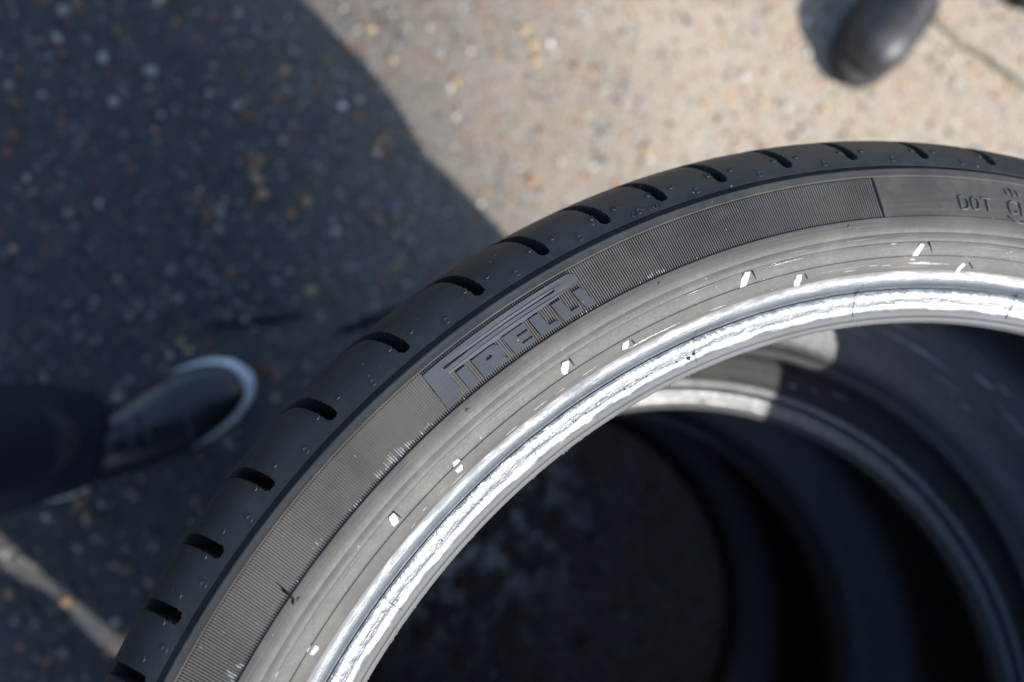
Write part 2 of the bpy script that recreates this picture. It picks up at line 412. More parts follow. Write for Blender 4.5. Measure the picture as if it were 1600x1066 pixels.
RIB0, RIB1 = 95.58, 262.0       # ribs run from the smooth serial panel round the tyre
def build_sidewall(parent):
    prof = [(0.3091, -0.0078), (0.3089, -0.0094), (0.3077, -0.0094), (0.30735, -0.0064), (0.3071, -0.0058), (0.3066, -0.0055), (0.3048, -0.0047), (0.3045, -0.00445), (0.3042, -0.00445), (0.30405, -0.0047)]
    band0 = len(prof)
    prof += [(0.3040, zs(0.3040) - 0.0010), (0.300, zs(0.300) - 0.0010), (0.296, zs(0.296) - 0.0010), (0.292, zs(0.292) - 0.0010), (0.2883, -0.0010)]
    band1 = len(prof)
    prof += [(0.28825, -0.0003), (0.2880, 0.0), (0.2865, 0.0001), (0.2845, -0.0001), (0.2826, -0.0004), (0.2822, -0.0006), (0.2819, -0.0013), (0.2808, -0.0014), (0.2794, -0.0017), (0.2791, -0.0019), (0.2788, -0.0027), (0.2775, -0.0030), (0.2748, -0.0040), (0.2745, -0.0042), (0.2742, -0.0044), (0.2739, -0.0042), (0.2736, -0.0044), (0.2715, -0.0056), (0.2700, -0.0066), (0.2691, -0.0073)]
    th = np.sort(np.concatenate([TH_MID, [RIB0 - .02, RIB0 + .02, RIB1 - .02, RIB1 + .02]]))
    V = revolve(prof, th)
    smoothp = (th < RIB0) | (th > RIB1)
    for j in range(band0, band1):
        r = prof[j][0]; V[smoothp, j, 2] = zs(r) - (0.00012 if band0 < j < band1 - 1 else 0.0004)
    return grid_obj('sidewall', V, M_side, parent, sharp=28)

PITCH = 0.1715
def build_ribs(parent):
    n = int((RIB1 - RIB0 - 0.3) / PITCH)
    rs = np.array([0.30395, 0.3036, 0.300, 0.296, 0.292, 0.2887, 0.2884])
    ths, lev = [], []
    for i in range(n):
        a = RIB0 + 0.15 + i * PITCH
        ths += [a, a + .34 * PITCH, a + .5 * PITCH, a + .84 * PITCH]; lev += [0, 0, 1, 1]
    ths = np.array(ths); lev = np.array(lev)
    V = np.empty((len(ths), len(rs), 3)); t = np.radians(ths)[:, None]
    V[:, :, 0] = np.cos(t) * rs; V[:, :, 1] = np.sin(t) * rs
    zb = np.array([zs(r) for r in rs])
    jit = nrng.normal(0, 0.00002, (n, 1)).repeat(4, 0)
    z = zb[None, :] - 0.00095 + lev[:, None] * (0.00055 + jit)
    z[:, 0] = np.minimum(z[:, 0], zb[0] - 0.0008); z[:, -1] = np.minimum(z[:, -1], zb[-1] - 0.0008)
    V[:, :, 2] = z
    o = grid_obj('rib_band', V, M_rib, parent, closed=False, sharp=30)
    return tag(o, kind='stuff')

BEAD = [(0.2691, -0.0073), (0.2684, -0.00755), (0.2676, -0.0079), (0.2667, -0.0083), (0.2658, -0.0088), (0.2649, -0.0094), (0.2641, -0.0102), (0.2635, -0.0111), (0.2631, -0.0122), (0.26295, -0.0133), (0.2627, -0.0133), (0.26255, -0.0128), (0.2618, -0.0128), (0.2606, -0.0131), (0.2592, -0.0137), (0.2578, -0.0145), (0.2565, -0.0151), (0.2552, -0.0155), (0.2540, -0.0158), (0.2530, -0.0161), (0.2527, -0.0165), (0.2525, -0.0169), (0.2523, -0.0168), (0.2518, -0.0169), (0.2511, -0.0172), (0.2506, -0.0178), (0.2503, -0.0187), (0.2502, -0.0200), (0.2504, -0.0225), (0.2512, -0.0262), (0.2525, -0.0300)]
def build_bead(parent, lower=False):
    p = np.array(BEAD)
    if lower:
        p = p[::-1].copy(); p[:, 1] = -THK - p[:, 1]
    V = revolve(p, TH_MID)
    return grid_obj('bead', V, M_bead, parent, sharp=38)
def build_liner(parent):
    h = spline([(0.2525, -0.0300), (0.2560, -0.036), (0.2660, -0.043), (0.2830, -0.050), (0.2980, -0.061), (0.3060, -0.080), (0.3085, -0.105), (0.3090, -0.1223)], 0.005)
    lo = h[::-1][1:].copy(); lo[:, 1] = -THK - lo[:, 1]
    V = revolve(np.vstack([h, lo]), np.arange(0, 360, 1.0))
    return grid_obj('inner_liner', V, M_liner, parent, sharp=60)
def build_lower_side(parent):
    p = np.array([(0.3091, -0.0078), (0.3089, -0.0094), (0.3077, -0.0094), (0.3071, -0.0058), (0.3042, -0.0045), (0.296, -0.0022), (0.288, 0.0), (0.2845, -0.0001), (0.2822, -0.0008), (0.2791, -0.0022), (0.2745, -0.0044), (0.2715, -0.0056), (0.2691, -0.0073)])[::-1].copy()
    p[:, 1] = -THK - p[:, 1]
    return grid_obj('sidewall', revolve(p, np.arange(0, 360, 1.0)), M_side, parent, sharp=40)

# ---- raised shapes on the upper sidewall, outlines given as (angle, radius)
def densify(poly, step=0.22):
    out = []
    for a, b in zip(poly, poly[1:] + poly[:1]):
        n = max(1, int(abs(a[0] - b[0]) / step), int(abs(a[1] - b[1]) / 0.004))
        for i in range(n):
            t = i / n; out.append((a[0] + t * (b[0] - a[0]), a[1] + t * (b[1] - a[1])))
    return out
def prism(name, loops, mat, parent, zfun, h, sink=0.0010, bev=0.00008):
    loops = [densify(l) for l in loops]
    k = 0.29 * math.pi / 180
    flat = [[Vector((p[0] * k, p[1], 0)) for p in l] for l in loops]
    tris = tessellate_polygon(flat)
    pts = [p for l in loops for p in l]; n = len(pts); V = []
    # outward direction of every outline point, for a fine bevel
    off = []
    for li, l in enumerate(loops):
        area = sum(a.x * b.y - b.x * a.y for a, b in zip(flat[li], flat[li][1:] + flat[li][:1]))
        sg = (1 if area > 0 else -1) * (1 if li == 0 else -1)
        for i in range(len(l)):
            d = (flat[li][(i + 1) % len(l)] - flat[li][i - 1]); d = d.normalized() if d.length > 0 else Vector((1, 0, 0))
            off.append((d.y * sg * bev / k, -d.x * sg * bev))
    for th, r in pts: V.append(pt(th, r, zfun(r) + h))
    for (th, r), (da, dr) in zip(pts, off): V.append(pt(th + da, r + dr, zfun(r) + h - bev))
    for (th, r), (da, dr) in zip(pts, off): V.append(pt(th + da, r + dr, zfun(r) + h - sink))
    F = []
    for t in tris:
        a, b, c = (pts[i] for i in t)
        s = (b[0] - a[0]) * (c[1] - a[1]) - (c[0] - a[0]) * (b[1] - a[1])
        F.append(tuple(t) if s < 0 else tuple(reversed(t)))
    # counter-clockwise as seen from above: angle grows anticlockwise, radius outward
    F = [tuple(reversed(f)) if orient(V, f) < 0 else f for f in F]
    o = 0
    for l in loops:
        m = len(l)
        for i in range(m):
            a, b = o + i, o + (i + 1) % m
            F.append((a, b, b + n, a + n)); F.append((a + n, b + n, b + 2 * n, a + 2 * n))
        o += m
    ob = mesh_obj(name, V, F, mat, parent, smooth=False)
    bm = bmesh.new(); bm.from_mesh(ob.data); bmesh.ops.recalc_face_normals(bm, faces=bm.faces); 
    up = sum(f.normal.z * f.calc_area() for f in bm.faces)
    if up < 0: bmesh.ops.reverse_faces(bm, faces=bm.faces)
    bm.to_mesh(ob.data); bm.free()
    return ob
def orient(V, f):
    a, b, c = (V[i] for i in f[:3])
    return (b[0] - a[0]) * (c[1] - a[1]) - (b[1] - a[1]) * (c[0] - a[0])

def arc(c, ra, rr, a0, a1, n=8):
    return [(c[0] + ra * math.cos(R(a0 + (a1 - a0) * i / n)), c[1] + rr * math.sin(R(a0 + (a1 - a0) * i / n))) for i in range(n + 1)]

def build_lettering(parent):
    q = 0.2898; t = 0.2966
    L = []
    cap = arc((119.20, 0.3005), -0.52, 0.0022, 90, -90, 10)
    L.append(([[(130.26, 0.3027)] + cap + [(128.98, 0.2983), (129.20, q), (130.48, q)],
               [(129.04, 0.3009), (129.05, 0.2997), (120.46, 0.2997), (120.33, 0.3003), (120.46, 0.3009)]]))
    L.append([[(128.60, t), (127.89, t), (127.88, q), (128.61, q)]])
    L.append([[(127.39, t), (125.95, t), (125.62, 0.2963), (125.42, 0.2953), (125.36, 0.2938), (125.44, 0.2925), (125.62, 0.2917), (125.38, q), (126.12, q), (126.30, 0.2906), (126.45, 0.2914), (126.62, 0.2915), (126.64, q), (127.41, q)],
              [(126.64, 0.2935), (126.62, 0.2947), (126.25, 0.2947), (126.12, 0.2941), (126.25, 0.2935)]])
    L.append([[(124.95, t), (123.32, t), (123.31, 0.2947), (124.13, 0.2947), (124.13, 0.2938), (123.31, 0.2938), (123.27, 0.2919), (124.09, 0.2919), (124.11, 0.2911), (123.27, 0.2911), (123.22, q), (124.88, q)]])
    L.append([[(122.85, t), (122.11, t), (121.99, 0.2914), (121.38, 0.2914), (121.25, q), (122.79, q)]])
    L.append([[(121.09, t), (120.39, t), (120.25, 0.2914), (119.59, 0.2914), (119.50, q), (120.98, q)]])
    L.append([[(119.43, t), (118.80, t), (118.50, q), (119.23, q)]])
    for loops in L: prism('raised_letter', loops, M_letter, parent, zs, 0.0001)

def stroke(name, pts, w, h, mat, parent, zfun, sink=0.0006):
    """raised rounded stroke along (angle, radius) points"""
    k = 180 / (math.pi * 0.293); V, F = [], []
    P = [Vector((p[0] / k, p[1])) for p in pts]
    prof = [(-1, -sink), (-.92, h * .25), (-.6, h * .85), (0, h), (.6, h * .85), (.92, h * .25), (1, -sink)]; m = len(prof)
    P = [P[0] + (P[0] - P[1]).normalized() * w * .9] + P + [P[-1] + (P[-1] - P[-2]).normalized() * w * .9]
    for i, p in enumerate(P):
        e = 0.45 if i in (0, len(P) - 1) else 1.0
        d = (P[min(i + 1, len(P) - 1)] - P[max(i - 1, 0)]).normalized(); nn = Vector((-d.y, d.x))
        for u, z in prof:
            c = p + nn * u * w * e
            V.append(pt(c.x * k, c.y, zfun(c.y) + (z if e == 1 else min(z, h * .3))))
    for i in range(len(P) - 1):
        for j in range(m - 1): F.append((i * m + j, (i + 1) * m + j, (i + 1) * m + j + 1, i * m + j + 1))
    F.append(tuple(range(m))); F.append(tuple((len(P) - 1) * m + j for j in reversed(range(m))))
    ob = mesh_obj(name, V, F, mat, parent)
    bm = bmesh.new(); bm.from_mesh(ob.data); bmesh.ops.recalc_face_normals(bm, faces=bm.faces)
    if sum(f.normal.z * f.calc_area() for f in bm.faces) < 0: bmesh.ops.reverse_faces(bm, faces=bm.faces)
    bm.to_mesh(ob.data); bm.free()
    return ob

def merge(objs, name):
    """join several meshes that make one letter"""
    if len(objs) == 1: return objs[0]
    bm = bmesh.new()
    for o in objs: bm.from_mesh(o.data)
    bm.to_mesh(objs[0].data); bm.free()
    for o in objs[1:]: bpy.data.objects.remove(o)
    return objs[0]

def build_serial(parent):
    hi, lo = 0.2963, 0.2912; w, h = 0.00036, 0.00062
    zf = lambda r: zs(r) - 0.0001
    def put(*strokes): merge([stroke('raised_letter', s, w, h, M_letter, parent, zf) for s in strokes], 'raised_letter')
    D = [(89.18, hi), (89.10, lo)]
    put(D, [(89.18, hi), (88.80, hi), (88.52, hi - .0009), (88.44, 0.2937), (88.48, lo + .0009), (88.72, lo), (89.10, lo)])
    put([(87.86, hi), (87.62, hi - .0006), (87.55, 0.2937), (87.62, lo + .0006), (87.86, lo), (88.10, lo + .0006), (88.17, 0.2937), (88.10, hi - .0006), (87.86, hi)])
    put([(87.28, hi), (86.45, hi)], [(86.87, hi), (86.82, lo)])
    put([(84.30, hi - .0010), (84.52, hi), (84.80, hi - .0002), (84.98, hi - .0013), (84.98, 0.2932), (84.90, lo + .0007), (84.68, lo), (84.42, lo + .0004), (84.30, lo + .0012)])
    put([(83.98, hi - .0002), (83.90, lo)])
    for pts in ([(85.06, 0.3008), (84.86, 0.2990)], [(84.62, 0.3016), (84.36, 0.2985)], [(84.10, 0.3010), (83.92, 0.2990)]):
        stroke('raised_bar', pts, w, h, M_letter, parent, zf)
    stroke('raised_chevron', [(85.13, 0.2899), (84.6, 0.2884), (84.2, 0.2877), (83.7, 0.2882), (83.2, 0.2896)], w, h, M_letter, parent, zf)

def zsh(r):
    return float(np.interp(r, [0.3091, 0.3120, 0.3155, 0.3190], [-0.0078, -0.0093, -0.0120, -0.0160]))
def build_wear_mark(parent):
    w, h = 0.00022, 0.00035; M = M_tread
    def put(*st): merge([stroke('raised_letter', s, w, h, M, parent, zsh) for s in st], 'raised_letter')
    o = merge([stroke('raised_triangle', s, w, h, M, parent, zsh) for s in ([(113.12, 0.3107), (112.86, 0.3121), (112.68, 0.3105), (113.12, 0.3107)],)], 'raised_triangle')
    put([(112.48, 0.3119), (112.05, 0.3118)], [(112.27, 0.3119), (112.24, 0.3102)])
    put([(111.86, 0.3118), (111.68, 0.3101), (111.52, 0.3114), (111.36, 0.3100), (111.22, 0.3117)])
    put([(110.98, 0.3117), (110.94, 0.3101)])

def ring_mesh(name, rad, tube, dome, n=16):
    """tiny moulded ring with a shallow dome, lying in the xy plane"""
    V, F = [], []
    prof = [(rad + tube, -0.0004), (rad + tube * .8, tube * .4), (rad, tube), (rad - tube * .8, tube * .3), (rad - tube, dome * .2), (rad * .4, dome)]
    for i in range(n):
        a = 2 * math.pi * i / n
        for r, z in prof: V.append((r * math.cos(a), r * math.sin(a), z))
    V.append((0, 0, dome)); m = len(prof)
    for i in range(n):
        j = (i + 1) % n
        for k in range(m - 1): F.append((i * m + k, j * m + k, j * m + k + 1, i * m + k + 1))
        F.append((i * m + m - 1, j * m + m - 1, n * m))
    me = bpy.data.meshes.new(name); me.from_pydata(V, [], F)
    me.polygons.foreach_set('use_smooth', [True] * len(F)); me.update()
    return me

def build_vents(parent):
    me = ring_mesh('vent_mark', 0.0010, 0.00022, 0.00004); me.materials.append(M_tread)
    ml = ring_mesh('vent_mark', 0.00075, 0.00012, 0.0004); ml.materials.append(M_side)
    def place(mesh, th, r, z, tilt):
        o = bpy.data.objects.new('vent_mark', mesh); C.objects.link(o); o.parent = parent
        o.matrix_local = Matrix.Translation(pt(th, r, z)) @ Matrix.Rotation(R(th), 4, 'Z') @ Matrix.Rotation(tilt, 4, 'Y')
        return o
    full = SLOTS + [157.2]
    for a, b in zip(full[:-1], full[1:]):
        if b - a > 7: continue
        pitch = b - a
        place(me, a + 0.95, 0.3164, -0.01262, R(42)); place(me, b - 0.72, 0.3163, -0.01255, R(42))
        place(me, a + pitch * 0.52, 0.3117, -0.00900, R(27))
    for th, r in ((129.60, 0.2854), (113.88, 0.2860), (98.71, 0.2862), (145.0, 0.2856)): place(ml, th, r, 0.0000, 0)

SIDE_R = [0.2502, 0.2525, 0.2540, 0.2565, 0.2592, 0.26255, 0.2635, 0.2649, 0.2667, 0.2691, 0.2715, 0.2745, 0.2775, 0.2791, 0.2822, 0.2865]
SIDE_Z = [-0.0190, -0.0169, -0.0158, -0.0151, -0.0137, -0.0128, -0.0111, -0.0094, -0.0083, -0.0073, -0.0056, -0.0044, -0.0030, -0.0022, -0.0008, 0.0001]
def zb(r): return float(np.interp(r, SIDE_R, SIDE_Z))

def build_bead_details(parent):
    # mould flash lines across the bead
    for th in (82.2, 97.3, 112.15, 127.4, 142.6):
        pts = []
        for i in range(13):
            t = i / 12; r = 0.2652 - t * 0.0128
            pts.append((th - 0.35 + 0.30 * t + 0.35 * math.sin(t * 3.1) * (0.5 if th > 90 else -0.3), r))
        stroke('mould_flash', pts, 0.00022, 0.00042, M_bead, parent, lambda r: zb(r) - 0.0001, 0.0003)
    # stubs left where the vent hairs broke off: pale torn body and a thin dark tick beside it
    NUB = [((107.10, .2785), (107.65, .2738), .0014), ((102.80, .2725), (103.00, .2690), .0013), ((92.35, .2780), (92.98, .2724), .0012), ((88.22, .2712), (88.70, .2677), .0010), ((117.58, .2731), (117.80, .2707), .0014), ((122.28, .2782), (122.66, .2745), .0014), ((132.34, .2752), (132.56, .2714), .0015), ((137.72, .2782), (137.98, .2749), .0013), ((147.36, .2741), (147.46, .2715), .0016)]
    TICK = [((106.72, .2785), (106.43, .2750)), ((102.41, .2730), (102.08, .2709)), ((91.80, .2788), (91.28, .2747)), ((87.80, .2721), (87.28, .2702)), ((117.22, .2736), (116.98, .2709)), ((121.90, .2781), (121.80, .2748)), ((132.00, .2753), (131.92, .2729)), ((137.46, .2788), (137.44, .2748)), ((147.12, .2745), (147.32, .2717))]
    qn = random.Random(3)
    for (a, b, w) in NUB:
        d = math.degrees(w / .275); n = 4; left, right = [], []
        for i in range(n + 1):
            t = i / n; c = (a[0] + (b[0] - a[0]) * t, a[1] + (b[1] - a[1]) * t); f = .75 + .3 * math.sin(math.pi * t)
            left.append((c[0] - d * f * qn.uniform(.75, 1.1), c[1] + qn.gauss(0, .0001)))
            right.append((c[0] + d * f * qn.uniform(.75, 1.1), c[1] + qn.gauss(0, .0001) + .0003))
        prism('vent_stub', [left + right[::-1]], M_pale, parent, zb, 0.00025, 0.0008, 0.00012)
    for a, b in TICK:
        n = 3; pts = [(a[0] + (b[0] - a[0]) * i / n, a[1] + (b[1] - a[1]) * i / n) for i in range(n + 1)]
        stroke('dark_tick', pts, 0.00030, 0.00035, M_dark_slot_shade, parent, lambda r: zb(r) - 0.0001)
    # mark across the edge of the ribs
    stroke('rubber_shred', [(145.05, .2914), (145.12, .2890), (145.16, .2868), (145.4, .2862)], 0.0003, 0.0007, M_dark_slot_shade, parent, lambda r: zs(r) + 0.0001)

def scuff(pts_c, length, width, parent, seed, mat=M_scuff, zb=zb):
    """flake of torn, paler skin lying on the rubber: thin, ragged, lens shaped"""
    q = random.Random(seed); th0, r0 = pts_c; n = 14; V, F = [], []
    for i in range(n + 1):
        t = i / n; e = (math.sin(math.pi * t) ** .7)
        a = th0 - length / 2 + length * t; w = width * e
        o = q.gauss(0, .08) * width
        for u, h in ((-.5, -.00005), (-.25, .00009), (.25, .00009), (.5, -.00005)):
            r = r0 + o + u * w * q.uniform(.6, 1.25); V.append(pt(a, r, zb(r) + h if e > 0.05 else zb(r) - .00003))
    for i in range(n):
        for k in range(3): F.append((i * 4 + k, i * 4 + k + 1, i * 4 + 5 + k, i * 4 + 4 + k))
    ob = mesh_obj('scuff_mark', V, F, mat, parent)
    if ob.data.polygons[len(F) // 2].normal.z < 0: ob.data.flip_normals()
    return ob

def build_scuffs(parent):
    q = random.Random(21)
    spec = [(104.8, .2730, 4.0, .0007), (101.8, .2742, 2.4, .0011), (103.9, .2783, 3.2, .0004), (106.9, .2738, 2.3, .0012), (92.3, .2716, 2.2, .0011), (91.0, .2712, 2.0, .0006), (87.2, .2724, 1.6, .0008),
            (119.4, .2731, 4.6, .0008), (116.3, .2704, 2.6, .0008), (116.2, .2740, 1.6, .0005), (122.4, .2795, 1.2, .0006), (114.4, .2703, 3.0, .0006), (134.6, .2733, 3.8, .0010), (136.5, .2758, 2.4, .0004), (139.6, .2747, 3.0, .0005),
            (133.0, .2700, 1.6, .0004), (147.6, .2752, 1.8, .0008), (145.3, .2742, 3.4, .0006), (143.5, .2738, 3.0, .0003), (148.8, .2737, 1.6, .0005), (109.8, .2700, 1.5, .0005), (98.4, .2708, 1.2, .0004), (128.0, .2699, 1.3, .0004), (125.3, .2706, 1.4, .0004), (111.5, .2785, 1.6, .0003), (95.2, .2713, 1.0, .0004)]
    for i, (a, r, l, w) in enumerate(spec): scuff((a, r), l, w, parent, i)
    for i in range(16):
        scuff((q.uniform(84, 150), q.choice((.2715, .2743, .2760, .2789, .2705)) + q.gauss(0, .0003)), q.uniform(.4, 1.6), q.uniform(.00015, .0004), parent, 100 + i)
    for i in range(34):
        scuff((q.uniform(82, 152), q.uniform(.2700, .2815)), q.uniform(1.5, 6.5), q.uniform(.00007, .00018), parent, 700 + i)
    # frayed, whitened rib ends near the inner edge of the band
    V, F = [], []
    cl = [(131.4, 133.0, .2890, .2908), (133.0, 137.6, .2888, .2925), (137.6, 139.6, .2887, .2899), (141.2, 142.6, .2903, .2922), (143.0, 146.5, .2886, .2893), (149.6, 154.5, .2888, .2938), (112.6, 115.6, .2887, .2908), (108.5, 112.0, .2886, .2892), (117.5, 121.5, .2884, .2893), (125.5, 130.2, .2884, .2893)]
    i0 = int((84 - RIB0) / PITCH)
    for i in range(0, int((156 - RIB0) / PITCH)):
        a = RIB0 + 0.15 + (i + .67) * PITCH
        for lo, hi, r0, r1 in cl:
            if lo < a < hi and q.random() < .72:
                e = math.sin(math.pi * (a - lo) / (hi - lo)) ** .6
                ra = r0 + q.uniform(0, .0008); rb = r0 + (r1 - r0) * e * q.uniform(.35, 1.1)
                if rb - ra < .0004: continue
                k = len(V); hw = PITCH * .21
                for r in (ra, (ra + rb) / 2, rb):
                    for s, dz in ((-1, 0.0), (0, .00006), (1, 0.0)):
                        V.append(pt(a + s * hw * (1 if r != rb else .4), r, zs(r) - .00038 + dz))
                for u in (0, 3):
                    for v in (0, 1): F.append((k + u + v, k + u + v + 1, k + u + v + 4, k + u + v + 3))
    ob = mesh_obj('frayed_rib_end', V, F, M_scuff, parent)
    if ob.data.polygons[0].normal.z < 0: ob.data.flip_normals()
    tag(ob, kind='stuff')
    # crumbs of torn rubber on the bead seat
    v0, f0 = blob_dirs(); V, F = [], []
    for i in range(46):
        a = q.choice((88, 95, 107, 114, 118.5, 126, 134, 141, 147)) + q.gauss(0, 2.0); r = .2576 + q.gauss(0, .0007); s = min(.0009, math.exp(q.gauss(math.log(.00024), .6)))
        ctr = pt(a, r, zb(r) + s * .2); o = len(V)
        for p in v0: V.append(tuple(ctr[j] + p[j] * s * q.uniform(.6, 1.5) * (.6 if j == 2 else 1) for j in range(3)))
        F += [tuple(int(c) + o for c in f) for f in f0]
    tag(mesh_obj('rubber_crumbs', V, F, M_crumb, parent), kind='stuff')
    # fringe of thin flash on the toe
    V, F = [], []
    for i in range(70):
        a = q.uniform(80, 150); r = .2505; s = q.uniform(.0002, .0006); ctr = pt(a, r, -.0185); o = len(V)
        for p in v0: V.append(tuple(ctr[j] + p[j] * s * q.uniform(.5, 1.6) for j in range(3)))
        F += [tuple(int(c) + o for c in f) for f in f0]
    tag(mesh_obj('toe_flash', V, F, M_bead, parent), kind='stuff')

tyre = empty('tyre', (0, 0, TOP))
tag(tyre, 'top tyre of the stack, with raised maker name on its ribbed sidewall', 'tyre', 'tyres lying in one stack')
plain_parts = [build_tread(tyre), build_sidewall(tyre), build_bead(tyre), build_bead(tyre, True), build_liner(tyre), build_lower_side(tyre), build_ribs(tyre)]
build_lettering(tyre); build_serial(tyre); build_wear_mark(tyre); build_vents(tyre); build_bead_details(tyre); build_scuffs(tyre)

def copy_tyre(loc, rz, label):
    t = empty('tyre', loc, rz); tag(t, label, 'tyre', 'tyres lying in one stack')
    for p in plain_parts:
        c = p.copy(); C.objects.link(c); c.parent = t
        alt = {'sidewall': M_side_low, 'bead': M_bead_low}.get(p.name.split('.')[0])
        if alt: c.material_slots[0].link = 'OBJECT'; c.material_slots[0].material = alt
    return t
t2 = copy_tyre((-0.003, -0.038, W3 + W), R(-62), 'middle tyre of the stack, sunlit patch on its sidewall inside the hole')
t3 = copy_tyre((0.016, -0.049, W3), R(150), 'bottom tyre of the stack, standing on the ground in shade')
t3.scale = (1, 1, (W3 - 0.0006) / THK)
# pale scratches and a date code on the middle tyre
for i, (a, r, l, w) in enumerate([(80.6, .2742, .9, .0016), (77.6, .2750, 1.8, .0017), (75.0, .2758, 1.0, .0016), (72.8, .2768, 1.6, .0013), (69.6, .2790, 1.2, .0009), (65.8, .2824, 2.4, .0016), (61.6, .2836, 2.0, .0010), (58.0, .2850, 2.6, .0010), (53.5, .2856, 2.8, .0008)]):
    scuff((a + 62, r), l, w, t2, 300 + i, M_pale)

# pale streaks on the inside of the top tyre's lower wall
zl = lambda r: float(np.interp(r, [0.2525, 0.2560, 0.2660, 0.2830, 0.2980, 0.3060], [-0.2146, -0.2086, -0.2016, -0.1946, -0.1836, -0.1646]))
for i, (a, r, l, w) in enumerate([(61.5, .2825, 13.0, .0016), (66, .2890, 8.0, .0009), (52.0, .2890, 4.0, .0018), (49.5, .2925, 3.0, .0013), (51.0, .2720, 2.0, .0016), (55.0, .2760, 6.0, .0008), (44.0, .2850, 9.0, .0010), (70.0, .2760, 7.0, .0007)]):
    scuff((a, r), l, w, tyre, 500 + i, M_scuff, zl)

def date_code(parent, th0):
    hi, lo = 0.2660, 0.2628; dig = {'2': [(0, .8), (.3, 1), (.7, 1), (.95, .75), (.8, .5), (0, 0), (1, 0)], '3': [(0, .9), (.5, 1), (.9, .78), (.45, .52), (.95, .27), (.5, 0), (0, .1)], '1': [(.2, .8), (.55, 1), (.55, 0)]}
    for i, ch in enumerate('2321'):
        pts = [(th0 - (i + x * .62) * 0.95, lo + (hi - lo) * y) for x, y in dig[ch]]
        stroke('raised_digit', pts, 0.0003, 0.0005, M_scuff, parent, lambda r: zb(r) + 0.0001)
date_code(t2, 80.0 + 62)

# ------------------------------------------------------------------ people: only legs and shoes come into the picture
def cloth(name, c1, c2, rough=0.9):
    k = NT(name); co = k.coords()
    f = k.noise(co, 9, 4, 0.55); wv = k.noise(co, 900, 2, 0.5)
    k.l(k.mix(k.math('ADD', k.math('MULTIPLY', f, .7), k.math('MULTIPLY', wv, .3)), c1, c2), k.b.inputs['Base Color'])
    k.b.inputs['Roughness'].default_value = rough; k.b.inputs['Specular IOR Level'].default_value = 0.2
    b = k.bump(f, 0.6, 0.01); b = k.bump(wv, 0.5, 0.0006, b); k.l(b, k.b.inputs['Normal'])
    return k.m
M_denim = cloth('dark_denim', (0.006, 0.008, 0.013), (0.026, 0.031, 0.044))
M_workcloth = cloth('grey_workcloth', (0.055, 0.055, 0.06), (0.10, 0.10, 0.105))
M_black_leather = plain('black_leather', (0.005, 0.006, 0.008), (0.014, 0.016, 0.021), 60, 0.30, 0.0012, 0.8)
M_strap = plain('strap_webbing', (0.030, 0.033, 0.042), (0.060, 0.065, 0.078), 200, 0.7, 0.0004, 0.4)
M_dust_leather = plain('dusty_black_leather', (0.015, 0.015, 0.018), (0.046, 0.046, 0.050), 45, 0.46, 0.0015, 0.5)
M_white_sole = plain('white_rubber_sole', (0.62, 0.66, 0.64), (0.78, 0.80, 0.78), 80, 0.55, 0.0004)
M_black_sole = plain('black_rubber_sole', (0.014, 0.014, 0.015), (0.03, 0.03, 0.03), 80, 0.7, 0.0004)
M_lace = plain('lace_cord', (0.03, 0.032, 0.038), (0.065, 0.068, 0.075), 400, 0.9)
M_sock = plain('sock_knit', (0.015, 0.016, 0.02), (0.035, 0.035, 0.04), 500, 0.95, 0.0005)

def loft(name, secs, mat, parent, capped=(True, True), sharp=None):
    n = len(secs[0]); V = [p for s in secs for p in s]; F = []
    for i in range(len(secs) - 1):
        for j in range(n):
            k = (j + 1) % n; F.append((i * n + j, i * n + k, (i + 1) * n + k, (i + 1) * n + j))
    if capped[0]: F.append(tuple(reversed(range(n))))
    if capped[1]: F.append(tuple((len(secs) - 1) * n + j for j in range(n)))
    ob = mesh_obj(name, V, F, mat, parent)
    bm = bmesh.new(); bm.from_mesh(ob.data); bmesh.ops.recalc_face_normals(bm, faces=bm.faces); bm.to_mesh(ob.data); bm.free()
    if sharp: ob.data.set_sharp_from_angle(angle=R(sharp))
    return ob

def foot_plan(L, n=40, bulge=0.0):
    """outline of a shoe sole, heel at x=0, toe at x=L; list of (x, y)"""
    xs = [0, .02, .07, .16, .32, .50, .64, .76, .86, .94, .985, 1.0]
    wl = [0, .070, .108, .122, .115, .128, .158, .165, .150, .112, .055, 0]    # inner side
    wr = [0, .070, .108, .124, .122, .140, .160, .158, .135, .095, .048, 0]
    t = np.linspace(0, 1, n // 2 + 1); u = 0.5 - 0.5 * np.cos(np.pi * t)
    a = [(L * x, L * float(np.interp(x, xs, wl)) + bulge) for x in u]
    b = [(L * x, -L * float(np.interp(x, xs, wr)) - bulge) for x in u[::-1]]
    return a + b[1:-1]

